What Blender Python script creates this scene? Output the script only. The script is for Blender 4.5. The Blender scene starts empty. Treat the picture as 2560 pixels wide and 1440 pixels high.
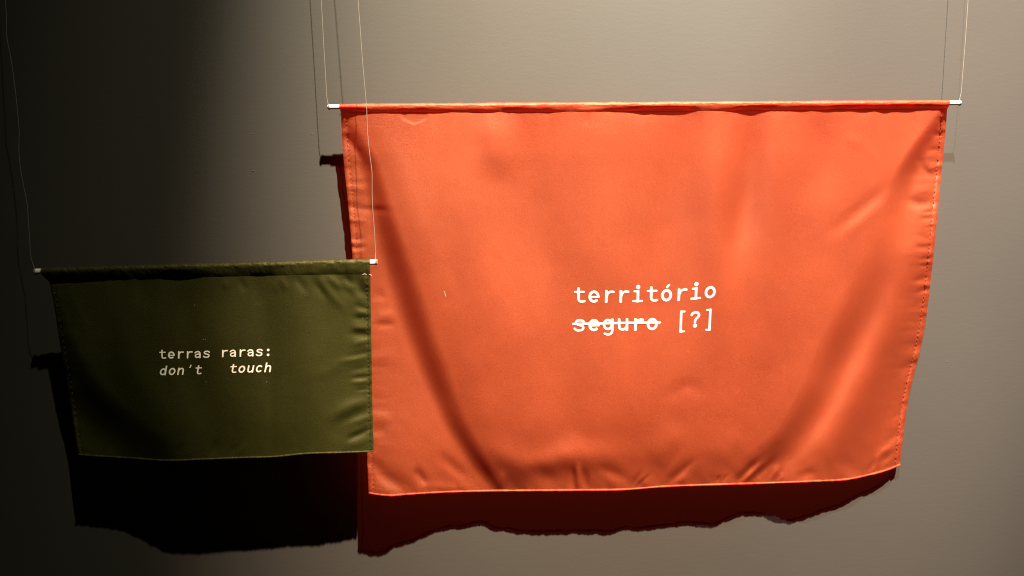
import bpy, math, random
import numpy as np

rng = np.random.default_rng(7)
random.seed(7)
scene = bpy.context.scene
col = scene.collection

# ------------------------------------------------------------------ camera
F = 1900.0                                  # focal length in photo pixels (2560 wide)
CAM_D = 1.53                                # camera to wall, metres
PITCH, YAW, ROLL = map(math.radians, (9.0, 5.0, -1.0))
_fw = np.array([math.sin(YAW) * math.cos(PITCH), math.cos(YAW) * math.cos(PITCH), -math.sin(PITCH)])
_r0 = np.array([math.cos(YAW), -math.sin(YAW), 0.0])
_u0 = np.cross(_r0, _fw)
_r = _r0 * math.cos(ROLL) + _u0 * math.sin(ROLL)
_u = -_r0 * math.sin(ROLL) + _u0 * math.cos(ROLL)

cam_d = bpy.data.cameras.new("camera")
cam = bpy.data.objects.new("camera", cam_d)
col.objects.link(cam)
cam_d.sensor_width = 36.0
cam_d.lens = 36.0 * F / 2560.0
cam_d.clip_start, cam_d.clip_end = 0.02, 60.0
import mathutils
cam.matrix_world = mathutils.Matrix(((_r[0], _u[0], -_fw[0], 0.0),
                                     (_r[1], _u[1], -_fw[1], -CAM_D),
                                     (_r[2], _u[2], -_fw[2], 0.0),
                                     (0, 0, 0, 1)))
scene.camera = cam

# ------------------------------------------------------------------ world
w = bpy.data.worlds.new("World")
scene.world = w
w.use_nodes = True
w.node_tree.nodes["Background"].inputs[0].default_value = (1.0, 0.85, 0.7, 1)
w.node_tree.nodes["Background"].inputs[1].default_value = 0.003

# ------------------------------------------------------------------ lamps (gallery spotlights on the ceiling, plus an added spill lamp)
def spot(name, loc, target, power, colour, size_deg, blend, radius):
    d = bpy.data.lights.new(name, 'SPOT')
    d.energy, d.color = power, colour
    d.spot_size, d.spot_blend = math.radians(size_deg), blend
    d.shadow_soft_size = radius
    o = bpy.data.objects.new(name, d)
    col.objects.link(o)
    o.location = loc
    v = mathutils.Vector(target) - mathutils.Vector(loc)
    o.rotation_euler = v.to_track_quat('-Z', 'Y').to_euler()
    return o

spot("spotlight", (1.16, -2.55, 4.95), (0.67, 0.0, 0.32), 15200, (1.0, 0.725, 0.525), 23.6, 0.82, 0.035)
spot("spotlight", (1.10, -2.52, 4.98), (0.27, 0.0, 0.62), 5200, (0.93, 1.0, 0.80), 14.5, 1.0, 0.035)
spot("spotlight", (1.19, -2.58, 4.95), (0.38, 0.0, 0.05), 1200, (1.0, 0.90, 0.60), 30, 1.0, 0.035)  # added wide weak lamp: the main spotlight's spill, lifts the dim left side
spot("spotlight", (-0.38, -2.40, 4.60), (0.98, 0.0, 0.80), 4700, (0.92, 0.97, 1.0), 26, 1.0, 0.045)

scene.cycles.filter_width = 1.15
scene.view_settings.view_transform = 'Standard'
scene.view_settings.look = 'None'
scene.view_settings.exposure = 0.0
scene.view_settings.gamma = 1.0
scene.view_settings.use_curve_mapping = False


# ------------------------------------------------------------------ helpers
def place(px, py, d):
    """World points at distance d (metres) in front of the wall, on the sight lines of the survey photograph."""
    px, py, d = np.broadcast_arrays(np.asarray(px, float), np.asarray(py, float), np.asarray(d, float))
    ray = (_fw + ((px - 1280) / F)[..., None] * _r - ((py - 720) / F)[..., None] * _u)
    t = (CAM_D - d) / ray[..., 1]
    P = ray * t[..., None]
    P[..., 1] -= CAM_D
    return P

def tag(o, label=None, cat=None, group=None, kind=None):
    for k, v in (('label', label), ('category', cat), ('group', group), ('kind', kind)):
        if v:
            o[k] = v
    return o

def empty(name, loc, parent=None):
    o = bpy.data.objects.new(name, None)
    o.location = loc
    o.empty_display_size = 0.02
    col.objects.link(o)
    if parent:
        o.parent = parent
        o.matrix_parent_inverse = mathutils.Matrix.Translation(-parent_world(parent))
    return o

def parent_world(o):
    v = mathutils.Vector(o.location)
    if o.parent:                            # children keep world coordinates through matrix_parent_inverse
        pass
    return v

def mesh(name, V, faces, mat, parent=None, smooth=True, origin=None):
    V = np.asarray(V, float).reshape(-1, 3)
    if origin is None:
        origin = V.mean(0)
    me = bpy.data.meshes.new(name)
    if isinstance(faces, np.ndarray):
        n, k = faces.shape
        me.vertices.add(len(V))
        me.vertices.foreach_set('co', (V - origin).ravel())
        me.loops.add(n * k)
        me.loops.foreach_set('vertex_index', faces.ravel().astype(np.int32))
        me.polygons.add(n)
        me.polygons.foreach_set('loop_start', (np.arange(n) * k).astype(np.int32))
        me.update(calc_edges=True)
    else:
        me.from_pydata([tuple(v) for v in (V - origin)], [], faces)
        me.update()
    if smooth:
        me.polygons.foreach_set('use_smooth', np.ones(len(me.polygons), bool))
    me.materials.append(mat)
    o = bpy.data.objects.new(name, me)
    col.objects.link(o)
    o.location = origin
    if parent:
        o.parent = parent
        o.matrix_parent_inverse = mathutils.Matrix.Translation(-parent_world(parent))
    return o

def grid_faces(nr, nc, wrap=False):
    """Quads of an nr x nc vertex grid; wrap joins the last column to the first."""
    r = np.arange(nr - 1)[:, None]
    c = np.arange(nc if wrap else nc - 1)[None, :]
    c2 = (c + 1) % nc
    return np.stack([r * nc + c, (r + 1) * nc + c, (r + 1) * nc + c2, r * nc + c2], -1).reshape(-1, 4)

def tube(path, rad, n=8, cap=True):
    """Vertices and faces of a round tube along a path."""
    path = np.asarray(path, float)
    rad = np.broadcast_to(np.asarray(rad, float), len(path))
    T = np.gradient(path, axis=0)
    T /= np.linalg.norm(T, axis=1)[:, None]
    ref = np.array([0, 1.0, 0])
    A = np.cross(T, ref); A /= np.linalg.norm(A, axis=1)[:, None]
    B = np.cross(T, A)
    a = np.linspace(0, 2 * np.pi, n, endpoint=False)
    V = path[:, None] + rad[:, None, None] * (np.cos(a)[None, :, None] * A[:, None] + np.sin(a)[None, :, None] * B[:, None])
    F_ = [tuple(q) for q in grid_faces(len(path), n, True)]
    if cap:
        F_.append(tuple(range(n)))
        F_.append(tuple((len(path) - 1) * n + k for k in reversed(range(n))))
    return V.reshape(-1, 3), F_

def smoothstep(x, a, b):
    t = np.clip((x - a) / (b - a), 0, 1)
    return t * t * t * (t * (6 * t - 15) + 10)

def lerp_poly(poly, t):
    """Smooth curve through pixel points, evaluated at t in 0..1 of its length (monotone Catmull-Rom)."""
    p = np.asarray(poly, float)
    s = np.r_[0, np.cumsum(np.hypot(*np.diff(p, axis=0).T))]
    s /= s[-1]
    m = np.gradient(p, s, axis=0)
    k = np.clip(np.searchsorted(s, t, side='right') - 1, 0, len(s) - 2)
    hh = (s[k + 1] - s[k])
    u = ((t - s[k]) / hh)[..., None]
    hh = hh[..., None]
    return ((2 * u**3 - 3 * u**2 + 1) * p[k] + (u**3 - 2 * u**2 + u) * hh * m[k]
            + (-2 * u**3 + 3 * u**2) * p[k + 1] + (u**3 - u**2) * hh * m[k + 1])

class VNoise:
    def __init__(self, seed):
        self.g = np.random.default_rng(seed).uniform(-1, 1, (256, 256))
    def __call__(self, x, y):
        xi, yi = np.floor(x).astype(int), np.floor(y).astype(int)
        fx, fy = x - xi, y - yi
        fx = fx**3 * (fx * (6 * fx - 15) + 10); fy = fy**3 * (fy * (6 * fy - 15) + 10)
        g = self.g
        a, b = g[yi % 256, xi % 256], g[yi % 256, (xi + 1) % 256]
        c, d = g[(yi + 1) % 256, xi % 256], g[(yi + 1) % 256, (xi + 1) % 256]
        return (a * (1 - fx) + b * fx) * (1 - fy) + (c * (1 - fx) + d * fx) * fy

def tps(points):
    """Thin-plate surface through (x, y, value) points."""
    p = np.asarray(points, float)
    x, y, v = p[:, 0] / 1000, p[:, 1] / 1000, p[:, 2]
    def k(r2): return r2 * np.log(r2 + 1e-12)
    n = len(p)
    K = k((x[:, None] - x)**2 + (y[:, None] - y)**2) + np.eye(n) * 2e-4
    P = np.stack([np.ones(n), x, y], 1)
    A = np.block([[K, P], [P.T, np.zeros((3, 3))]])
    c = np.linalg.solve(A, np.r_[v, 0, 0, 0])
    def f(X, Y):
        X, Y = np.asarray(X, float) / 1000, np.asarray(Y, float) / 1000
        out = c[n] + c[n + 1] * X + c[n + 2] * Y
        for i in range(n):
            out = out + c[i] * k((X - x[i])**2 + (Y - y[i])**2)
        return out
    return f

def poly_dist(X, Y, poly):
    """Signed distance to a polyline (positive on its left-hand side as drawn in the picture, y down) and position 0..1 along it."""
    p = np.asarray(poly, float)
    L = np.r_[0, np.cumsum(np.hypot(*np.diff(p, axis=0).T))]
    best = np.full(np.shape(X), 1e12); sgn = np.ones(np.shape(X)); pos = np.zeros(np.shape(X))
    for i in range(len(p) - 1):
        dx, dy = p[i + 1] - p[i]
        l2 = dx * dx + dy * dy
        t = ((X - p[i, 0]) * dx + (Y - p[i, 1]) * dy) / l2
        tc = np.clip(t, 0, 1)
        ex, ey = X - p[i, 0] - tc * dx, Y - p[i, 1] - tc * dy
        d = np.hypot(ex, ey)
        s = np.where(dx * (Y - p[i, 1]) - dy * (X - p[i, 0]) > 0, -1.0, 1.0)
        m = d < best
        best = np.where(m, d, best); sgn = np.where(m, s, sgn)
        pos = np.where(m, (L[i] + tc * (L[i + 1] - L[i])) / L[-1], pos)
    return best * sgn, pos

def smooth_poly(poly, n=24):
    return lerp_poly(poly, np.linspace(0, 1, n))

def ridge(X, Y, poly, amp, width, taper=0.5):
    """A raised (or, with amp < 0, sunken) crease along a polyline that dies out at its ends."""
    poly = np.asarray(poly, float)
    a0, a1 = poly[0] - poly[1], poly[-1] - poly[-2]
    ext = max(.35 * np.hypot(*(poly[-1] - poly[0])), width)
    poly = np.vstack([poly[0] + a0 / np.hypot(*a0) * ext, poly, poly[-1] + a1 / np.hypot(*a1) * ext])
    d, t = poly_dist(X, Y, smooth_poly(poly, 14))
    e = smoothstep(t, 0, taper) * smoothstep(1 - t, 0, taper) if taper > 0 else 1.0
    return amp * np.exp(-(d / width)**2) * e

def soft_interp(t, v):
    tt = np.linspace(0, 1, 400)
    y = np.interp(tt, np.linspace(0, 1, len(v)), v)
    k = np.hanning(2 * int(400 / len(v)) + 1); k /= k.sum()
    m = len(k) // 2
    y = np.convolve(np.pad(y, m, mode='edge'), k, mode='valid')
    y = np.convolve(np.pad(y, m // 2, mode='edge'), np.ones(2 * (m // 2) + 1) / (2 * (m // 2) + 1), mode='valid')
    return np.interp(t, tt, y)

def step(X, Y, poly, amps, widths, side):
    """Cloth stepping up by amp on one side (-1 left, +1 right) of a line that runs from top to bottom."""
    q = smooth_poly(poly, 80)
    xc = np.interp(Y, q[:, 1], q[:, 0])
    sl = np.interp(Y, q[:, 1], np.gradient(q[:, 0], q[:, 1]))
    t = np.clip((Y - q[0, 1]) / (q[-1, 1] - q[0, 1]), 0, 1)
    d = side * (X - xc) / np.sqrt(1 + sl * sl)
    def soft(v):
        return soft_interp(t, v)
    return soft(amps) * smoothstep(d / soft(widths), -0.5, 0.5)

def crest(X, Y, poly, amps, width, side_soft=1.0):
    """A long soft ridge along a line that runs from top to bottom."""
    q = smooth_poly(poly, 80)
    xc = np.interp(Y, q[:, 1], q[:, 0])
    sl = np.interp(Y, q[:, 1], np.gradient(q[:, 0], q[:, 1]))
    t = np.clip((Y - q[0, 1]) / (q[-1, 1] - q[0, 1]), 0, 1)
    d = (X - xc) / np.sqrt(1 + sl * sl)
    return soft_interp(t, amps) * np.exp(-(d / width)**2)


# ------------------------------------------------------------------ materials
def new_mat(name):
    m = bpy.data.materials.new(name)
    m.use_nodes = True
    nt = m.node_tree
    return m, nt, nt.nodes["Principled BSDF"], nt.nodes["Material Output"]

def fabric_material(name, base, base2, trans, t_fac, sheen, through, through_fac, grain=0.5, spec=0.5):
    m, nt, b, out = new_mat(name)
    N, L = nt.nodes, nt.links
    tc = N.new('ShaderNodeTexCoord')
    n1 = N.new('ShaderNodeTexNoise'); n1.inputs['Scale'].default_value = 480; n1.inputs['Detail'].default_value = 4
    n1.inputs['Roughness'].default_value = 0.65
    n2 = N.new('ShaderNodeTexNoise'); n2.inputs['Scale'].default_value = 9; n2.inputs['Detail'].default_value = 5
    for n in (n1, n2):
        L.new(tc.outputs['Object'], n.inputs['Vector'])
    add = N.new('ShaderNodeMath'); add.operation = 'MULTIPLY_ADD'
    L.new(n1.outputs['Fac'], add.inputs[0]); add.inputs[1].default_value = 0.8
    mul = N.new('ShaderNodeMath'); mul.operation = 'MULTIPLY'; mul.inputs[1].default_value = 0.25
    L.new(n2.outputs['Fac'], mul.inputs[0]); L.new(mul.outputs[0], add.inputs[2])
    ramp = N.new('ShaderNodeValToRGB')
    ramp.color_ramp.elements[0].position = 0.36; ramp.color_ramp.elements[0].color = (*base2, 1)
    ramp.color_ramp.elements[1].position = 0.68; ramp.color_ramp.elements[1].color = (*base, 1)
    L.new(add.outputs[0], ramp.inputs[0]); L.new(ramp.outputs[0], b.inputs['Base Color'])
    b.inputs['Roughness'].default_value = 0.54
    b.inputs['Specular IOR Level'].default_value = spec
    b.inputs['Specular Tint'].default_value = (1.0, 0.84, 0.58, 1)
    b.inputs['Sheen Weight'].default_value = sheen
    b.inputs['Sheen Roughness'].default_value = 0.45
    b.inputs['Sheen Tint'].default_value = (1.0, 0.72, 0.45, 1)
    bump = N.new('ShaderNodeBump'); bump.inputs['Strength'].default_value = grain; bump.inputs['Distance'].default_value = 0.0012
    L.new(n1.outputs['Fac'], bump.inputs['Height']); L.new(bump.outputs[0], b.inputs['Normal'])
    tr = N.new('ShaderNodeBsdfTranslucent'); tr.inputs['Color'].default_value = (*trans, 1)
    mix = N.new('ShaderNodeMixShader'); mix.inputs[0].default_value = t_fac
    L.new(b.outputs[0], mix.inputs[1]); L.new(tr.outputs[0], mix.inputs[2])
    # the open weave lets part of the light straight through
    tp = N.new('ShaderNodeBsdfTransparent'); tp.inputs['Color'].default_value = (*through, 1)
    mix2 = N.new('ShaderNodeMixShader'); mix2.inputs[0].default_value = through_fac
    L.new(mix.outputs[0], mix2.inputs[1]); L.new(tp.outputs[0], mix2.inputs[2]); L.new(mix2.outputs[0], out.inputs['Surface'])
    return m

M_ORANGE = fabric_material("orange_fabric", (0.305, 0.0550, 0.0180), (0.145, 0.0187, 0.0050), (0.95, 0.045, 0.016), 0.40, 0.02, (0.95, 0.09, 0.05), 0.145, grain=0.75, spec=0.75)
M_GREEN = fabric_material("olive_fabric", (0.0285, 0.0305, 0.0062), (0.0125, 0.0140, 0.0022), (0.01, 0.01, 0.003), 0.06, 0.0, (0.5, 0.4, 0.2), 0.01, grain=0.6, spec=0.25)

def simple(name, c, rough, spec=0.5, noise=None):
    m, nt, b, out = new_mat(name)
    N, L = nt.nodes, nt.links
    tc = N.new('ShaderNodeTexCoord')
    n = N.new('ShaderNodeTexNoise'); n.inputs['Scale'].default_value = noise or 300
    L.new(tc.outputs['Object'], n.inputs['Vector'])
    r = N.new('ShaderNodeValToRGB')
    r.color_ramp.elements[0].position = 0.3; r.color_ramp.elements[0].color = (c[0] * .88, c[1] * .87, c[2] * .86, 1)
    r.color_ramp.elements[1].position = 0.7; r.color_ramp.elements[1].color = (*c, 1)
    L.new(n.outputs['Fac'], r.inputs[0]); L.new(r.outputs[0], b.inputs['Base Color'])
    b.inputs['Roughness'].default_value = rough
    b.inputs['Specular IOR Level'].default_value = spec
    return m

M_PRINT = simple("white_print", (0.42, 0.41, 0.39), 0.5, 0.4)
M_PRINT_G = simple("cream_print", (0.97, 0.95, 0.88), 0.35, 0.6)
M_ROD = simple("white_rod", (0.72, 0.70, 0.66), 0.25, 0.6)
M_CORD = simple("white_cord", (0.16, 0.145, 0.124), 0.8, 0.2)
M_LINT = simple("pale_lint", (0.40, 0.34, 0.26), 0.9, 0.1)
M_THREAD_O = simple("orange_thread", (0.16, 0.014, 0.003), 0.8, 0.1)
M_THREAD_G = simple("olive_thread", (0.028, 0.026, 0.012), 0.8, 0.1)
M_CHIP = simple("bare_plaster", (0.075, 0.072, 0.066), 0.8, 0.1)

def wall_material():
    m, nt, b, out = new_mat("wall_paint")
    N, L = nt.nodes, nt.links
    tc = N.new('ShaderNodeTexCoord')
    big = N.new('ShaderNodeTexNoise'); big.inputs['Scale'].default_value = 3.0; big.inputs['Detail'].default_value = 6
    fine = N.new('ShaderNodeTexNoise'); fine.inputs['Scale'].default_value = 260; fine.inputs['Detail'].default_value = 3
    roller = N.new('ShaderNodeTexNoise'); roller.inputs['Scale'].default_value = 90; roller.inputs['Detail'].default_value = 4
    mp = N.new('ShaderNodeMapping'); mp.inputs['Scale'].default_value = (0.45, 1, 1.4)
    L.new(tc.outputs['Object'], mp.inputs['Vector']); L.new(mp.outputs[0], roller.inputs['Vector'])
    L.new(tc.outputs['Object'], big.inputs['Vector']); L.new(tc.outputs['Object'], fine.inputs['Vector'])
    r = N.new('ShaderNodeValToRGB')
    r.color_ramp.elements[0].position = 0.3; r.color_ramp.elements[0].color = (0.0365, 0.0352, 0.0318, 1)
    r.color_ramp.elements[1].position = 0.7; r.color_ramp.elements[1].color = (0.0395, 0.0380, 0.0340, 1)
    L.new(big.outputs['Fac'], r.inputs[0]); L.new(r.outputs[0], b.inputs['Base Color'])
    b.inputs['Roughness'].default_value = 0.75
    b.inputs['Specular IOR Level'].default_value = 0.2
    ad = N.new('ShaderNodeMath'); ad.operation = 'ADD'
    L.new(fine.outputs['Fac'], ad.inputs[0]); L.new(roller.outputs['Fac'], ad.inputs[1])
    bump = N.new('ShaderNodeBump'); bump.inputs['Strength'].default_value = 0.19; bump.inputs['Distance'].default_value = 0.0007
    L.new(ad.outputs[0], bump.inputs['Height']); L.new(bump.outputs[0], b.inputs['Normal'])
    return m

M_WALL = wall_material()

# ------------------------------------------------------------------ the wall
wall = mesh("wall", [(-3.2, 0, -2.4), (3.8, 0, -2.4), (3.8, 0, 3.4), (-3.2, 0, 3.4),
                     (-3.2, 0.15, -2.4), (3.8, 0.15, -2.4), (3.8, 0.15, 3.4), (-3.2, 0.15, 3.4)],
            [(0, 1, 2, 3), (5, 4, 7, 6), (4, 0, 3, 7), (1, 5, 6, 2), (3, 2, 6, 7), (4, 5, 1, 0)], M_WALL, smooth=False, origin=np.zeros(3))
tag(wall, "plain dark grey painted gallery wall behind both hanging banners", None, None, "structure")

def blob(px, py, d, rx, ry, rz):
    """A small flattened lump, pixel place, half sizes in metres."""
    c = place(px, py, d)
    V, Fc = [], []
    for i, la in enumerate((0.0, 0.6, 1.1)):
        for k in range(8):
            a = k * math.pi / 4
            V.append(c + np.array([rx * math.cos(la) * math.cos(a) * random.uniform(.8, 1.2), -ry * math.sin(la),
                                   rz * math.cos(la) * math.sin(a) * random.uniform(.8, 1.2)]))
    V.append(c + np.array([0, -ry, 0]))
    for i in range(2):
        for k in range(8):
            Fc.append((i * 8 + k, i * 8 + (k + 1) % 8, (i + 1) * 8 + (k + 1) % 8, (i + 1) * 8 + k))
    for k in range(8):
        Fc.append((16 + k, 16 + (k + 1) % 8, 24))
    return V, Fc

for px, py, a, b_ in ((628, 334, .0016, .0009), (632, 427, .0026, .0006), (780, 334, .0018, .0010), (2367, 904, .0012, .0014)):
    V, Fc = blob(px, py, 0.0, a, 0.0008, b_)
    mesh("paint_chip", V, Fc, M_CHIP, wall)

# ------------------------------------------------------------------ lettering: strokes -> one outline per letter
def cr(pts, n=7):
    p = np.asarray(pts, float)
    return smooth_poly(p, (len(p) - 1) * n)

def ell(cx, cy, rx, ry, a0, a1, n=36):
    a = np.radians(np.linspace(a0, a1, n))
    return np.stack([cx + rx * np.cos(a), cy + ry * np.sin(a)], 1)

S = 0.225
ARCH = cr([(-.26, .46), (-.16, .66), (.02, .755), (.19, .69), (.26, .50)])
GLYPH = {
    't': [([(-.06, 1.06), (-.06, .3)], S), (cr([(-.06, .34), (-.035, .19), (.07, .105), (.20, .095), (.37, .125)]), .20), ([(-.36, .765), (.36, .765)], .17)],
    'e': [(ell(0, .43, .29, .335, 2, 318), .225), ([(-.27, .40), (.39, .40)], .155)],
    'r': [([(-.15, 0), (-.15, .85)], S), (cr([(-.13, .42), (-.06, .62), (.06, .725), (.2, .755), (.38, .735)]), .20)],
    'i': [([(.03, 0), (.03, .85)], S), ([(-.27, .765), (.1, .765)], .17), ([(-.34, .085), (.37, .085)], .17), ('dot', (.03, 1.06), .14)],
    'o': [(ell(0, .43, .29, .335, 0, 360, 48), .225)],
    'ó': [(ell(0, .43, .29, .335, 0, 360, 48), .225), ([(-.02, .94), (.19, 1.17)], .17)],
    's': [(cr([(.33, .64), (.22, .745), (.02, .775), (-.18, .735), (-.25, .625), (-.16, .51), (.03, .445), (.22, .375), (.275, .25), (.2, .13), (.0, .085), (-.2, .105), (-.35, .225)]), .195)],
    'g': [(ell(-.04, .455, .27, .31, 0, 360, 44), .215), ([(.26, .85), (.26, .0)], S), (cr([(.26, .06), (.235, -.1), (.12, -.205), (-.06, -.23), (-.29, -.165)]), .20)],
    'u': [([(-.27, .85), (-.27, .33)], S), (cr([(-.27, .36), (-.225, .17), (-.08, .095), (.1, .13), (.25, .3)]), .20), ([(.27, 0), (.27, .85)], S)],
    '[': [([(-.03, -.31), (-.03, 1.21)], .21), ([(-.03, 1.135), (.25, 1.135)], .15), ([(-.03, -.235), (.25, -.235)], .15)],
    ']': [([(.03, -.31), (.03, 1.21)], .21), ([(.03, 1.135), (-.25, 1.135)], .15), ([(.03, -.235), (-.25, -.235)], .15)],
    '?': [(cr([(-.29, .83), (-.22, .955), (-.03, 1.02), (.16, .975), (.235, .83), (.17, .69), (.03, .56), (-.02, .45), (-.025, .33)]), .205), ('dot', (-.02, .115), .135)],
    'a': [([(.25, 0), (.25, .54)], S), (cr([(.25, .50), (.205, .68), (.04, .765), (-.15, .735), (-.32, .60)]), .20),
          (cr([(.25, .47), (.02, .465), (-.19, .41), (-.265, .255), (-.19, .13), (-.04, .095), (.13, .15), (.25, .27)]), .19)],
    'd': [(ell(-.04, .42, .27, .325, 0, 360, 44), .215), ([(.25, 0), (.25, 1.12)], S)],
    'n': [([(-.27, 0), (-.27, .85)], S), (ARCH, .205), ([(.26, 0), (.26, .52)], S)],
    'h': [([(-.27, 0), (-.27, 1.12)], S), (ARCH, .205), ([(.26, 0), (.26, .52)], S)],
    'c': [(ell(0, .43, .29, .335, 38, 322), .22)],
    "'": [([(.06, 1.15), (-.04, .80)], .17)],
    ':': [('dot', (0, .13), .145), ('dot', (0, .70), .145)],
}

def glyph_tris(ch, h=0.042):
    """Triangles (2-D) of the union of a letter's strokes: marching squares on their distance field."""
    xs = np.arange(-.56, .57, h); ys = np.arange(-.5, 1.36, h)
    X, Y = np.meshgrid(xs, ys)
    D = np.full(X.shape, 9.0)
    for st in GLYPH[ch]:
        if isinstance(st[0], str):
            D = np.minimum(D, np.hypot(X - st[1][0], Y - st[1][1]) - st[2]); continue
        p = np.asarray(st[0], float); hw = st[1] / 2 * .73
        for i in range(len(p) - 1):
            a, b = p[i], p[i + 1]
            L = math.hypot(*(b - a))
            if L < 1e-6: continue
            ux, uy = (b - a) / L
            lx = (X - a[0]) * ux + (Y - a[1]) * uy - L / 2
            ly = -(X - a[0]) * uy + (Y - a[1]) * ux
            qx, qy = np.abs(lx) - L / 2, np.abs(ly) - hw
            D = np.minimum(D, np.hypot(np.maximum(qx, 0), np.maximum(qy, 0)) + np.minimum(np.maximum(qx, qy), 0))
            if 0 < i:
                D = np.minimum(D, np.hypot(X - a[0], Y - a[1]) - hw)
    V, Fc, ids = [], [], {}
    def corner(r, c):
        k = ('v', r, c)
        if k not in ids: ids[k] = len(V); V.append((xs[c], ys[r]))
        return ids[k]
    def edge(r0, c0, r1, c1):
        k = ('e',) + tuple(sorted(((r0, c0), (r1, c1))))
        if k not in ids:
            t = D[r0, c0] / (D[r0, c0] - D[r1, c1])
            ids[k] = len(V); V.append((xs[c0] + (xs[c1] - xs[c0]) * t, ys[r0] + (ys[r1] - ys[r0]) * t))
        return ids[k]
    for r in range(len(ys) - 1):
        for c in range(len(xs) - 1):
            cs = [(r, c), (r, c + 1), (r + 1, c + 1), (r + 1, c)]
            ins = [D[q] < 0 for q in cs]
            if not any(ins): continue
            poly = []
            for k in range(4):
                if ins[k]: poly.append(corner(*cs[k]))
                if ins[k] != ins[(k + 1) % 4]: poly.append(edge(*cs[k], *cs[(k + 1) % 4]))
            if len(poly) >= 3: Fc.append(tuple(poly))
    return np.array(V), Fc

_glyph_cache = {}
def text_line(parent, hfun, chars, size, xcentre0, adv, base, lean, lift=0.0006, squash=1.0, mat=None):
    """Letters on the cloth. base: (x, y) points of the baseline in survey pixels; lean: x shift per unit of height."""
    bx, by = np.array(base, float).T
    root = None
    objs = []
    for i, ch in enumerate(chars):
        if ch == ' ': continue
        if ch not in _glyph_cache: _glyph_cache[ch] = glyph_tris(ch)
        G, Fc = _glyph_cache[ch]
        cx = xcentre0 + i * adv
        x = cx + G[:, 0] * size
        y0 = np.interp(x, bx, by)
        ln = np.interp(cx, bx, np.linspace(lean[0], lean[1], len(bx)))
        X = x + G[:, 1] * size * ln
        Y = y0 - G[:, 1] * size * squash
        P = place(X, Y, hfun(X, Y) + lift)
        objs.append((P, Fc))
    allp = np.concatenate([p for p, _ in objs])
    root = empty("text_line", allp.mean(0), parent)
    for P, Fc in objs:
        mesh("letter", P, Fc, mat or M_PRINT, root, smooth=False)
    return root

# ------------------------------------------------------------------ banners
class Outline:
    def __init__(self, left, right, top, bottom):
        self.c = tuple(np.asarray(q, float) for q in (left, right, top, bottom))
    def grid(self, s, t):
        L, R, T, B = self.c
        Ls, Rs, Ts, Bs = (lerp_poly(q, k) for q, k in ((L, t), (R, t), (T, s), (B, s)))
        S_, T_ = s[None, :, None], t[:, None, None]
        P = ((1 - T_) * Ts[None] + T_ * Bs[None] + (1 - S_) * Ls[:, None] + S_ * Rs[:, None]
             - ((1 - S_) * (1 - T_) * T[0] + S_ * (1 - T_) * T[-1] + (1 - S_) * T_ * B[0] + S_ * T_ * B[-1]))
        return P[..., 0], P[..., 1]

def sleeve_mesh(A, B, dA, dB, R, drop, seed, top_col, n=420, wav=0.0007):
    """Rod pocket: the cloth wrapped over the rod, closing to a seam `drop` metres below the rod.
    top_col(k): where the seam lies (world points for each station)."""
    t = np.linspace(0, 1, n)
    axis = place(A[0] + (B[0] - A[0]) * t, A[1] + (B[1] - A[1]) * t, dA + (dB - dA) * t)
    seam = top_col(t)
    vn = VNoise(seed)
    ang = np.r_[np.linspace(200, -18, 18)]                      # from the back, over the top, to the front
    rows = []
    for a in ang:
        ar = math.radians(a)
        rr = R * (1 + 0.10 * vn(t * 60, np.full(n, a / 40.)) + 0.06 * vn(t * 200, np.full(n, a / 30.)))
        # angle 0 = towards the room, 90 = up
        rows.append(axis + np.stack([np.zeros(n), -np.cos(ar) * rr, np.sin(ar) * rr], 1))
    last = rows[-1]
    for k in (0.2, 0.4, 0.6, 0.8, 0.93):
        q = last * (1 - k) + seam * k
        q[:, 1] += -wav * math.sin(math.pi * k) * (1 + vn(t * 45, np.full(n, 3 + k)))
        rows.append(q)
    rows.append(seam + np.array([0, 0.0004, -0.0008]))
    V = np.stack(rows, 0)
    return V, grid_faces(len(rows), n)

def stitch_run(pts, hfun, length_px, gap_px, rad, seed, lift=0.0002):
    """Little stitches along a pixel path, joined: many tiny thread bars."""
    p = np.asarray(pts, float)
    s = np.r_[0, np.cumsum(np.hypot(*np.diff(p, axis=0).T))]
    V, Fc = [], []
    u = 0.0
    r = random.Random(seed)
    while u < s[-1] - length_px:
        l = length_px * r.uniform(.7, 1.25)
        q = np.array([[np.interp(u + l * k, s, p[:, 0]), np.interp(u + l * k, s, p[:, 1])] for k in (0, .5, 1)])
        q[:, 0] += r.uniform(-.8, .8)
        path = place(q[:, 0], q[:, 1], hfun(q[:, 0], q[:, 1]) + np.array([-.2, 1, -.2]) * rad + lift)
        v, f = tube(path, [rad * .8, rad, rad * .8], 6)
        o = len(V)
        V.extend(v); Fc.extend([tuple(i + o for i in ff) for ff in f])
        u += l + gap_px * r.uniform(.7, 1.4)
    return V, Fc

def hem_roll(xs, ys, hfun, rad, seed, squash=0.75, lift=0.0):
    """Rolled hem: an uneven tube along a pixel path on the cloth edge."""
    vn = VNoise(seed)
    n = len(xs)
    P = place(xs, ys, hfun(xs, ys) + lift)
    k = np.arange(n)
    rr = rad * (1 + .22 * vn(k * .21, k * 0.0) + .18 * vn(k * .6, k * 0.0 + 5))
    a = np.radians(np.linspace(125, -55, 9))                     # over the top and front of the fold
    out = np.stack([np.zeros((9, n)), -np.cos(a)[:, None] * rr, np.sin(a)[:, None] * rr * squash], -1)
    V = P[None] + out
    return V.reshape(-1, 3), grid_faces(9, n)

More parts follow.
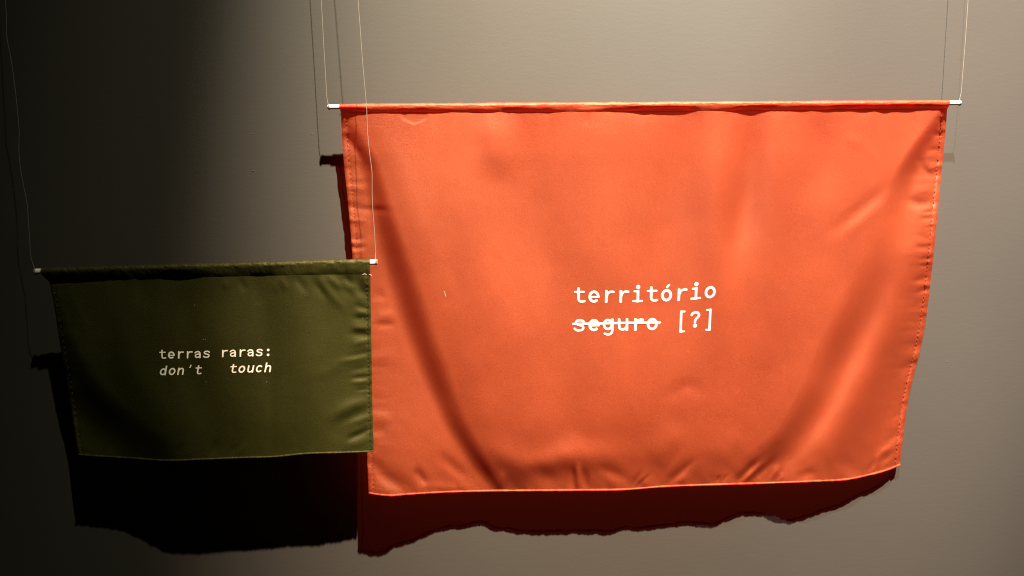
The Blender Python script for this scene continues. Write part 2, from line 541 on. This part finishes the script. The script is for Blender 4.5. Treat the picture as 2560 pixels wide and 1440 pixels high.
# ---- orange banner -------------------------------------------------------------------------------
O_ROD = ((819, 267.5), (2400, 257.5)); O_D = (0.050, 0.056)
O_LEFT = [(852, 281), (855, 340), (860, 410), (867.5, 480), (875, 560), (881, 640), (890, 760), (898, 880), (906, 1000), (914, 1100), (919, 1180), (922, 1233)]
O_RIGHT = [(2368, 272), (2366, 300), (2360, 370), (2350.5, 460), (2343, 540), (2336, 620), (2327, 700), (2316, 790), (2299, 880), (2279, 961), (2271, 998), (2265, 1037), (2260.5, 1071), (2256, 1108), (2250, 1162)]
O_TOP = [(852, 281), (1100, 281), (1500, 279), (1900, 276), (2200, 273), (2368, 272)]
O_BOT = [(922, 1233), (947, 1237), (974, 1239), (1020, 1236), (1105, 1231), (1209, 1228), (1313, 1227), (1442, 1226), (1567, 1224), (1656, 1217), (1760, 1213), (1923, 1208), (2022, 1204), (2129, 1197), (2175, 1187), (2224, 1173), (2250, 1162)]
_cols = (850, 950, 1100, 1300, 1500, 1700, 1900, 2100, 2250, 2370)
_rows = {
    280: (5.0, 5.0, 5.0, 5.05, 5.1, 5.15, 5.2, 5.3, 5.4, 5.5),
    400: (5.3, 5.3, 4.9, 4.5, 4.4, 4.4, 4.6, 5.0, 5.3, 5.3),
    550: (6.3, 6.2, 5.3, 4.2, 3.9, 3.9, 4.2, 5.1, 5.4, 5.1),
    700: (7.0, 6.8, 5.8, 4.5, 4.1, 4.1, 4.5, 5.4, 5.6, 4.8),
    850: (7.4, 7.4, 6.4, 5.1, 4.7, 4.6, 5.1, 5.9, 5.6, 4.3),
    1000: (7.7, 8.0, 6.9, 5.8, 5.4, 5.3, 5.7, 6.2, 5.3, 3.6),
    1120: (7.9, 8.6, 7.1, 6.2, 5.8, 5.6, 5.8, 5.9, 4.3, 2.5),
    1200: (7.8, 8.6, 6.7, 5.4, 5.5, 5.1, 5.3, 5.1, 2.7, 1.5),
    1240: (7.4, 8.7, 6.4, 4.9, 5.1, 4.6, 4.8, 4.7, 2.0, 1.2),
}
_ob = tps([(x, y, v) for y, row in _rows.items() for x, v in zip(_cols, row)])
_vn1, _vn2, _vn3 = VNoise(11), VNoise(12), VNoise(13)
O_BAND = [(836, 235), (874, 318), (920, 405), (951, 520), (988, 643), (1024, 755), (1062, 867), (1100, 965), (1138, 1057), (1186, 1137), (1236, 1213), (1268, 1270)]
O_WRINK = [  # ((points), height cm, half width px)
    # left strip
    ([(862, 342), (880, 360), (905, 400)], -.18, 9), ([(866, 300), (885, 300)], -.12, 10), ([(872, 470), (915, 474)], .10, 9),
    ([(880, 522), (930, 524), (975, 528)], -.16, 9), ([(878, 555), (915, 552)], .10, 8), ([(884, 600), (912, 596)], -.13, 8),
    ([(886, 622), (914, 616)], -.12, 6), ([(940, 794), (985, 786)], .16, 14), ([(938, 812), (985, 812)], -.12, 9),
    ([(932, 730), (965, 745)], -.10, 12), ([(935, 900), (985, 880)], .10, 16), ([(930, 1040), (975, 1050)], .16, 14), ([(930, 1080), (965, 1075)], -.15, 12),
    # bottom left
    ([(925, 1150), (955, 1185), (1010, 1222)], -0.510, 18), ([(1040, 1175), (1062, 1210)], -0.374, 11), ([(1100, 1140), (1165, 1195)], -0.306, 15),
    ([(1060, 1215), (1160, 1222)], 0.170, 12), ([(1205, 1165), (1240, 1226)], -0.10, 14), ([(1258, 1180), (1250, 1222)], 0.238, 10),
    # bottom middle
    ([(1330, 1170), (1385, 1205)], -0.306, 22), ([(1444, 1165), (1446, 1222)], 0.374, 7), ([(1432, 1170), (1430, 1222)], -0.272, 9), ([(1460, 1175), (1465, 1222)], -0.272, 10),
    ([(1500, 1170), (1560, 1195)], -0.204, 14), ([(1580, 1215), (1602, 1180)], -0.170, 6), ([(1590, 1218), (1625, 1188)], -0.136, 5),
    ([(1675, 1205), (1735, 1150)], -0.272, 9), ([(1660, 1200), (1712, 1130)], 0.136, 10), ([(1690, 1210), (1722, 1190)], 0.170, 10),
    ([(1790, 1206), (1800, 1190)], -0.170, 5), ([(1808, 1206), (1818, 1186)], -0.153, 5), ([(1840, 1206), (1895, 1150)], -0.374, 9), ([(1856, 1207), (1905, 1158)], 0.272, 7),
    ([(1878, 1204), (1935, 1150)], -0.272, 9), ([(1925, 1203), (1945, 1165)], 0.204, 7), ([(1940, 1203), (1958, 1170)], -0.170, 6),
    # bottom right
    ([(1990, 1195), (2040, 1180)], -0.238, 12), ([(2090, 1150), (2140, 1185)], -0.238, 20), ([(2185, 1175), (2200, 1140), (2240, 1110)], 0.306, 10),
    ([(2170, 1180), (2190, 1150)], -0.204, 8), ([(2205, 1165), (2245, 1140)], 0.170, 8),
    # right side
    ([(2085, 580), (2225, 462)], -.24, 19), ([(2105, 592), (2225, 492)], .11, 18), ([(2268, 498), (2300, 510), (2336, 500)], -.28, 13),
    ([(2290, 478), (2338, 470)], .14, 11), ([(2312, 530), (2338, 528)], -.14, 5), ([(2305, 545), (2336, 545)], -.14, 5),
    ([(2300, 400), (2315, 430), (2338, 445)], -.22, 10), ([(2322, 378), (2350, 370)], -.14, 7), ([(2320, 425), (2345, 415)], .12, 6),
    ([(2290, 588), (2330, 600)], -.12, 9), ([(2290, 618), (2332, 618)], -.16, 7), ([(2300, 650), (2328, 645)], -.12, 5), ([(2300, 666), (2324, 662)], -.13, 5),
    ([(2285, 705), (2320, 690)], -.18, 8), ([(2290, 735), (2318, 720)], -.16, 7), ([(2280, 765), (2312, 752)], -.10, 8), ([(2335, 340), (2354, 336)], -.12, 6),
    ([(2250, 935), (2280, 910)], -.18, 12), ([(2230, 1050), (2262, 1020)], -.14, 10), ([(2215, 1110), (2254, 1070)], -.16, 10),
    # middle, broad soft folds
    ([(1690, 300), (1680, 560), (1660, 860)], -0.750, 62), ([(1795, 300), (1790, 520), (1800, 800)], 0.85, 44),
    ([(1885, 300), (1868, 470), (1840, 620)], -0.95, 38), ([(1945, 300), (1935, 470), (1930, 700)], 0.540, 46),
    ([(1480, 300), (1490, 560), (1540, 900)], 0.825, 95), ([(1230, 290), (1255, 430)], 0.600, 46), ([(1320, 300), (1330, 500), (1400, 800)], -0.525, 60),
    ([(1140, 330), (1190, 600), (1290, 950)], 0.600, 75), ([(1520, 860), (1540, 1020), (1500, 1130)], 0.525, 80), ([(2060, 300), (2050, 480)], -0.375, 46),
    ([(1470, 282), (1466, 312)], -.08, 6), ([(1668, 995), (1720, 965), (1760, 985)], -.16, 18),
    ([(2115, 345), (2150, 360)], .06, 12), ([(1990, 800), (1900, 1000), (1870, 1130)], -.40, 60),
    ([(1215, 1120), (1330, 1165), (1400, 1150), (1560, 1140)], .65, 32), ([(1400, 1150), (1450, 1100)], .30, 30), ([(1640, 1150), (1700, 1080)], .40, 34), ([(1790, 1150), (1850, 1090)], .35, 36),
]

def o_height(X, Y):
    X = np.asarray(X, float); Y = np.asarray(Y, float)
    h = _ob(X, Y)
    # long fold on the left: the edge strip lies back, the middle bulges into the room
    A = np.array((.0, 1.3, 2.5, 3.2, 3.6, 3.7, 3.4, 2.8, 1.9, .9))
    W = np.array((40, 52, 64, 80, 92, 92, 86, 74, 58, 48))
    h = h - step(X, Y, O_BAND, A * .80, W, -1)
    h = h - step(X, Y, [(x + 40, y) for x, y in O_BAND], A * .38, W * 1.9, -1)
    # right-hand folds
    h = h - step(X, Y, [(2376, 262), (2340, 310), (2280, 405), (2248, 480), (2236, 560), (2250, 640)], (.3, 1.8, 2.6, 2.0, .9, 0), (34, 50, 70, 90, 100), 1)
    h = h - step(X, Y, [(2245, 520), (2200, 640), (2142, 777), (2080, 909), (2038, 1005), (1976, 1095), (1890, 1175), (1840, 1235)], (0, 1.5, 3.0, 4.1, 4.6, 4.0, 2.5, 1.0), (130, 130, 130, 125, 115, 100, 90), 1)
    h = h + crest(X, Y, [(2330, 520), (2268, 652), (2218, 805), (2158, 944), (2096, 1069), (2040, 1150), (1990, 1230)], (0, 1.4, 2.6, 3.3, 3.3, 2.0, .5), 66)
    h = h + ridge(X, Y, [(2310, 330), (2300, 420), (2310, 520)], .35, 34)
    for pts, a, wd in O_WRINK:
        pad = 3.2 * wd + .4 * np.hypot(*np.ptp(np.array(pts), 0)); x0, y0 = np.min(pts, 0) - pad; x1, y1 = np.max(pts, 0) + pad
        m = (X > x0) & (X < x1) & (Y > y0) & (Y < y1)
        if a and np.any(m):
            if X.ndim == 0:
                h = h + ridge(X, Y, pts, a, wd)
            else:
                h[m] += ridge(X[m], Y[m], pts, a, wd)
    # gathers under the sleeve
    g = np.exp(-np.clip(Y - 276, 0, None) / 22.0)
    h = h + g * (.14 * _vn1(X / 70, Y * 0 + 2) + .08 * _vn1(X / 24, Y / 60)) * smoothstep(X, 880, 1000)
    h = h + np.exp(-np.clip(Y - 276, 0, None) / 60.0) * .16 * _vn2(X / 60, Y / 200)
    # the loose tuck near the left end
    tri = smoothstep(38 - np.abs(X - 1036), 0, 14) * smoothstep(312 - np.abs(X - 1036) * .42 - Y, -2, 5)
    h = h - .10 * tri
    # puckers along the stitched edges
    xr = np.interp(Y, [p[1] for p in O_RIGHT], [p[0] for p in O_RIGHT]) - X
    xl = X - np.interp(Y, [p[1] for p in O_LEFT], [p[0] for p in O_LEFT])
    yb = np.interp(X, [p[0] for p in O_BOT], [p[1] for p in O_BOT]) - Y
    for dist, c in ((xr, Y), (xl, Y + 900)):
        h = h + .13 * np.exp(-np.clip(dist, 0, None) / 22.0) * _vn3(c / 11.5, dist / 50) + .11 * np.exp(-np.clip(dist, 0, None) / 45.0) * _vn2(c / 24, dist / 70)
        h = h + .12 * (1 - smoothstep(dist, 9, 15)) - .10 * np.exp(-((dist - 13) / 3.2)**2) * (1 + .6 * _vn1(c / 5, c * 0))
        h = h - .14 * (1 - smoothstep(dist, -1, 4))
    h = h + .05 * np.exp(-np.clip(yb, 0, None) / 20.0) * _vn3(X / 16 + yb / 40, yb / 60) + .22 * np.exp(-np.clip(yb, 0, None) / 45.0) * _vn1(X / 38 + yb / 50, yb / 80 + 9)
    # overall unevenness of the cloth
    h = h + .10 * _vn1(X / 210 + 3, Y / 260) + .035 * _vn2(X / 70, Y / 110) + .012 * _vn3(X / 26, Y / 30)
    return np.maximum(h, .35) / 100.0

def add_banner(name, label, outline, hfun, rod, rod_d, sleeve_span, sleeve_R, rod_R, mat, thread, res, seed, hem_rad, loc_px):
    root = empty(name, place(*loc_px))
    tag(root, label, "banner")
    ns, nt_ = res
    s = np.linspace(0, 1, ns); t = np.linspace(0, 1, nt_)
    X, Y = outline.grid(s, t)
    H = hfun(X, Y)
    P = place(X, Y, H)
    mesh("cloth", P, grid_faces(nt_, ns)[:, ::-1].copy(), mat, root)
    top = P[0]
    def seam(tt):
        return np.stack([np.interp(tt, s, top[:, k]) for k in range(3)], 1)
    def at_rod(x):
        k = (x - rod[0][0]) / (rod[1][0] - rod[0][0])
        return (x, rod[0][1] + (rod[1][1] - rod[0][1]) * k), rod_d[0] + (rod_d[1] - rod_d[0]) * k
    (A, dA), (B, dB) = at_rod(sleeve_span[0]), at_rod(sleeve_span[1])
    V, Fc = sleeve_mesh(A, B, dA, dB, sleeve_R, 0.0, seed, seam)
    mesh("sleeve", V, Fc, mat, root)
    # rod with slightly rounded ends
    k = np.array([0, .0012, .003, .5, .997, .9988, 1.0])
    ax = place(rod[0][0] + (rod[1][0] - rod[0][0]) * k, rod[0][1] + (rod[1][1] - rod[0][1]) * k, rod_d[0] + (rod_d[1] - rod_d[0]) * k)
    V, Fc = tube(ax, rod_R * np.array([.8, .97, 1, 1, 1, .97, .8]), 20)
    mesh("rod", V, Fc, M_ROD, root)
    # rolled bottom hem
    V, Fc = hem_roll(X[-1], Y[-1] - 1.0, hfun, hem_rad, seed + 1, lift=hem_rad * .55)
    mesh("bottom_hem", V, Fc, mat, root)
    return root

orange = add_banner("orange_banner", "large orange cloth banner with two white lines of text, one word struck through",
                    Outline(O_LEFT, O_RIGHT, O_TOP, O_BOT), o_height, O_ROD, O_D, (849, 2371), 0.0056, 0.0042,
                    M_ORANGE, M_THREAD_O, (560, 350), 21, 0.0026, (1610, 262, 0.053))

def inset(poly, dx, dy=0.0, n=160):
    q = smooth_poly(poly, n)
    return q + np.array([dx, dy])

V1, F1 = stitch_run(inset(O_RIGHT, -13)[3:], o_height, 6.5, 4.5, 0.0010, 3, -.0004)
V2, F2 = stitch_run(inset(O_LEFT, 13)[3:], o_height, 6.5, 4.0, 0.0008, 4, -.0003)
o = len(V1)
st = mesh("stitching", list(V1) + list(V2), F1 + [tuple(i + o for i in f) for f in F2], M_THREAD_O, orange)
st['kind'] = 'stuff'

def zb(x): return 1380 + x / 5.3333
def zy(y): return 700 + y / 5.3333
text_line(orange, o_height, "território", 36.25, zb(365), 193.3 / 5.3333,
          [(zb(a), zy(b)) for a, b in ((250, 307), (365, 306), (725, 303), (1150, 298), (1545, 286), (1720, 277), (1920, 260), (2105, 246), (2250, 235))], (.0, .06))
text_line(orange, o_height, "seguro", 36.25, zb(365), 194 / 5.3333,
          [(zb(a), zy(b)) for a, b in ((250, 690), (365, 688), (750, 681), (1140, 675), (1335, 670), (1450, 668))], (.0, .015))
text_line(orange, o_height, "[?]", 36.25, zb(1722), 187 / 5.3333,
          [(zb(a), zy(b)) for a, b in ((1600, 648), (1722, 642), (1905, 630), (2095, 616), (2200, 610))], (.03, .05))
# the bar that strikes the word out
bx = np.linspace(zb(272), zb(1447), 60)
by = np.interp(bx, [zb(272), zb(850), zb(1447)], [zy(587), zy(574), zy(564)])
Q = np.stack([np.stack([bx, by + k], 1) for k in (-2.7, 0, 2.7)])
mesh("strike_line", place(Q[..., 0], Q[..., 1], o_height(Q[..., 0], Q[..., 1]) + .0009), grid_faces(3, 60)[:, ::-1].copy(), M_PRINT, orange, smooth=False)

def fibre(parent, name, px, hfun, rad, mat, lift=0.0008):
    q = smooth_poly(px, 10)
    V, Fc = tube(place(q[:, 0], q[:, 1], hfun(q[:, 0], q[:, 1]) + lift), rad, 6)
    return mesh(name, V, Fc, mat, parent)
fibre(orange, "loose_thread", [(1111, 728), (1112.5, 735), (1115, 742)], o_height, .0004, M_LINT)
fibre(orange, "loose_thread", [(849, 282), (851, 286), (849, 290)], o_height, .0005, M_LINT)

# ---- green banner --------------------------------------------------------------------------------
G_ROD = ((86, 678.5), (941, 655.5)); G_D = (0.092, 0.090)
G_LEFT = [(124, 706), (136, 770), (150, 860), (168, 960), (181, 1040), (190, 1100), (197, 1137)]
G_RIGHT = [(926, 686), (927, 760), (928.5, 850), (930, 950), (932, 1050), (934.5, 1129)]
G_TOP = [(124, 706), (200, 702), (400, 696), (600, 691), (800, 687), (926, 686)]
G_BOT = [(197, 1137), (250, 1141), (330, 1146), (420, 1152), (500, 1149), (600, 1145), (690, 1142), (760, 1135), (850, 1132), (934.5, 1129)]
_gc = (115, 250, 400, 550, 700, 850, 940)
_gr = {
    690: (8.8, 8.85, 8.9, 8.95, 9.05, 9.3, 9.4),
    760: (9.0, 9.3, 9.4, 9.3, 9.3, 9.2, 8.9),
    850: (9.6, 10.0, 10.2, 10.1, 9.8, 9.2, 8.6),
    950: (10.2, 10.6, 10.8, 10.7, 10.3, 9.5, 8.7),
    1050: (10.6, 10.9, 11.0, 10.9, 10.6, 10.0, 9.2),
    1150: (10.6, 10.8, 10.7, 10.6, 10.4, 10.5, 10.0),
}
_gb = tps([(x, y, v) for y, row in _gr.items() for x, v in zip(_gc, row)])
_vg1, _vg2, _vg3 = VNoise(31), VNoise(32), VNoise(33)
G_BAND = [(84, 640), (108, 720), (130, 805), (168, 905), (226, 1000), (300, 1075), (385, 1150)]
G_WRINK = [
    ([(795, 690), (830, 740), (860, 770)], .22, 12), ([(785, 705), (815, 745)], -.16, 9), ([(855, 720), (885, 745)], -.12, 10), ([(888, 690), (905, 730), (922, 745)], -.34, 12),
    ([(912, 690), (918, 715)], .16, 7), ([(885, 762), (922, 772)], -.14, 8), ([(880, 795), (924, 800)], -.16, 9), ([(890, 780), (925, 786)], .16, 8),
    ([(875, 835), (925, 838)], -.22, 10), ([(880, 818), (924, 822)], .18, 8), ([(880, 862), (925, 850)], .12, 8), ([(870, 895), (926, 880)], -.20, 9), ([(850, 905), (925, 888)], .16, 8),
    ([(878, 925), (926, 918)], -.16, 8), ([(880, 945), (926, 942)], -.18, 6), ([(880, 957), (926, 955)], .12, 6), ([(890, 975), (926, 972)], -.12, 5),
    ([(830, 1040), (890, 1010), (926, 1000)], .30, 14), ([(840, 1062), (928, 1020)], -.22, 12), ([(880, 1058), (929, 1040)], .14, 8),
    ([(870, 1098), (900, 1085), (928, 1070)], -.34, 8), ([(830, 1085), (870, 1070)], -.16, 22), ([(870, 1115), (928, 1100)], .14, 10),
    ([(780, 945), (890, 895)], .10, 16), ([(690, 700), (688, 730)], .10, 12), ([(480, 700), (470, 760), (480, 830)], -.12, 22), ([(640, 705), (650, 760)], -.10, 14),
    ([(300, 720), (330, 900), (420, 1080)], 0.680, 46), ([(450, 700), (460, 860), (500, 1040)], -0.646, 44), ([(560, 700), (560, 900), (575, 1080)], 0.578, 50), ([(655, 700), (668, 860), (672, 1010)], -0.578, 34), ([(745, 700), (760, 860), (765, 1000)], 0.510, 44),
    ([(820, 690), (850, 720)], .24, 10), ([(862, 690), (880, 712)], -.24, 9), ([(740, 692), (765, 730)], -.18, 10), ([(700, 694), (716, 722)], .16, 9), ([(600, 698), (612, 726)], -.14, 9), ([(560, 700), (566, 722)], .12, 8),
    ([(440, 1135), (455, 1110)], -.10, 9), ([(530, 1135), (545, 1105)], -.12, 10), ([(575, 1132), (600, 1110)], -.10, 9), ([(600, 1135), (615, 1112)], .08, 8), ([(672, 1135), (678, 1060), (680, 960)], -.14, 12),
    ([(700, 1130), (705, 1050), (710, 900)], .10, 26), ([(330, 720), (350, 800)], .10, 26), ([(165, 690), (185, 760), (215, 830)], .15, 18), ([(150, 860), (178, 960), (195, 1010)], .20, 14),
]
def g_height(X, Y):
    X = np.asarray(X, float); Y = np.asarray(Y, float)
    h = _gb(X, Y)
    h = h - step(X, Y, G_BAND, (1.2, 2.4, 3.6, 4.2, 4.3, 4.2, 3.6, 2.6), (60, 80, 100, 120, 140, 170), -1)
    for pts, a, wd in G_WRINK:
        pad = 3.2 * wd + .4 * np.hypot(*np.ptp(np.array(pts), 0)); x0, y0 = np.min(pts, 0) - pad; x1, y1 = np.max(pts, 0) + pad
        m = (X > x0) & (X < x1) & (Y > y0) & (Y < y1)
        if np.any(m):
            if X.ndim == 0:
                h = h + ridge(X, Y, pts, a, wd)
            else:
                h[m] += ridge(X[m], Y[m], pts, a, wd)
    ysm = 706 - (X - 124) / 802 * 20
    g = np.exp(-np.clip(Y - ysm, 0, None) / 22.0)
    h = h + g * (.16 * _vg1(X / 60, Y * 0 + 2) + .10 * _vg1(X / 22, Y / 60))
    xr = np.interp(Y, [p[1] for p in G_RIGHT], [p[0] for p in G_RIGHT]) - X
    xl = X - np.interp(Y, [p[1] for p in G_LEFT], [p[0] for p in G_LEFT])
    yb = np.interp(X, [p[0] for p in G_BOT], [p[1] for p in G_BOT]) - Y
    for dist, c, a in ((xr, Y, 1.0), (xl, Y + 900, 1.0)):
        h = h + a * .10 * np.exp(-np.clip(dist, 0, None) / 20.0) * _vg3(c / 13, dist / 50) + a * .08 * np.exp(-np.clip(dist, 0, None) / 40.0) * _vg2(c / 26, dist / 70)
        h = h + .10 * (1 - smoothstep(dist, 5, 11)) - .10 * np.exp(-((dist - 9) / 3.0)**2) * (1 + .5 * _vg1(c / 5, c * 0))
        h = h - .14 * (1 - smoothstep(dist, -1, 4))
    h = h + .08 * np.exp(-np.clip(yb, 0, None) / 18.0) * _vg3(X / 18, yb / 60)
    h = h + .08 * _vg1(X / 170 + 3, Y / 220) + .03 * _vg2(X / 60, Y / 90) + .012 * _vg3(X / 24, Y / 28)
    return h / 100.0

green = add_banner("green_banner", "small dark olive green cloth banner with two short white lines of text",
                   Outline(G_LEFT, G_RIGHT, G_TOP, G_BOT), g_height, G_ROD, G_D, (106, 926), 0.0068, 0.0050,
                   M_GREEN, M_THREAD_G, (320, 190), 51, 0.0025, (515, 668, 0.091))
V1, F1 = stitch_run(inset(G_RIGHT, -9)[3:], g_height, 7, 4, 0.0007, 5, -.0002)
V2, F2 = stitch_run(inset(G_LEFT, 10)[3:], g_height, 7, 9, 0.0010, 6, .0002)
o = len(V1)
st = mesh("stitching", list(V1) + list(V2), F1 + [tuple(i + o for i in f) for f in F2], M_THREAD_G, green)
st['kind'] = 'stuff'
def gx(x): return 340 + x / 6.4
def gy(y): return 840 + y / 6.4
text_line(green, g_height, "terras raras:", 22.2, gx(424), 140.8 / 6.4,
          [(gx(a), gy(b)) for a, b in ((350, 368), (424, 367), (1130, 352), (1415, 338), (2110, 320), (2200, 318))], (.0, .02), squash=.97, mat=M_PRINT_G)
text_line(green, g_height, "don't   touch", 22.2, gx(428), 139.4 / 6.4,
          [(gx(a), gy(b)) for a, b in ((350, 632), (428, 630), (990, 616), (1550, 595), (2080, 579), (2200, 577))], (.16, .20), squash=.97, mat=M_PRINT_G)
for q in ([(923, 686), (928, 688), (930, 689)], [(906, 687), (911, 685), (916, 686)]):
    fibre(green, "frayed_thread", q, g_height, .0005, M_LINT)
for x, y in ((486, 763), (508, 849), (514, 849), (667, 955), (515, 955), (907, 797)):
    V, Fc = blob(x, y, float(g_height(np.array([x]), np.array([y]))[0]) + .0002, .0006, .0006, .0005)
    mesh("lint_speck", V, Fc, M_LINT, green)

# ---- hanging cords -------------------------------------------------------------------------------
def cord(label, px, d, d_top, rod_pt, rod_R, rad=0.0005):
    q = smooth_poly(px, 70)
    d_arr = np.full(len(q), d)
    P = place(q[:, 0], q[:, 1], d_arr)
    up = P[0] - P[6]
    up /= np.linalg.norm(up)
    kk = np.linspace(1, 0, 14)[:-1]
    ext = P[0] + up * kk[:, None] * 1.9
    path = np.concatenate([ext, P])
    # last part: a turn of the cord round the rod end
    c = place(rod_pt[0], rod_pt[1], d)
    a = np.linspace(0, 2 * np.pi * 2.9, 60)
    R = rod_R + rad * .9
    loop = np.stack([c[0] + np.linspace(0, .0030, 60), c[1] - R * np.sin(a), c[2] + R * np.cos(a)], 1)
    tail = loop[-1] + np.array([[.0006, -.0012, -.0025], [.0004, -.002, -.006], [-.0006, -.0022, -.0095]])
    path = np.concatenate([path[:-2], loop, tail])
    V, Fc = tube(path, rad, 7)
    o = mesh("hanging_cord", V, Fc, M_CORD, origin=path[0])
    tag(o, label, "cord", "cords the banner rods hang from")
    return o

cord("thin white cord tied to the left rod end of the orange banner",
     [(803, 0), (806, 50), (809, 110), (812, 160), (815, 210), (818, 250), (820.5, 262)], .0502, 0, (821, 267.5), .0042)
cord("thin white cord tied to the right rod end of the orange banner",
     [(2420, 0), (2416, 60), (2411, 130), (2406, 190), (2402, 235), (2398, 252)], .0562, 0, (2397.5, 257.5), .0042)
cord("wavy thin cord tied to the left end of the green banner's rod",
     [(13, 0), (16, 40), (17, 90), (27, 145), (35, 200), (41, 250), (46, 305), (48, 330), (47, 365), (50, 410), (58, 460), (67, 505), (71, 550), (74, 600), (78, 645), (85, 671)],
     .0920, 0, (87.5, 678.5), .0050)
cord("thin cord tied to the green banner's rod, crossing the orange cloth",
     [(895, 0), (901, 80), (906, 150), (914, 240), (916, 262), (919, 333), (924, 384), (930, 432), (930, 470), (932, 527), (936, 575), (938, 617), (941, 646)],
     .0902, 0, (939, 655.5), .0050)
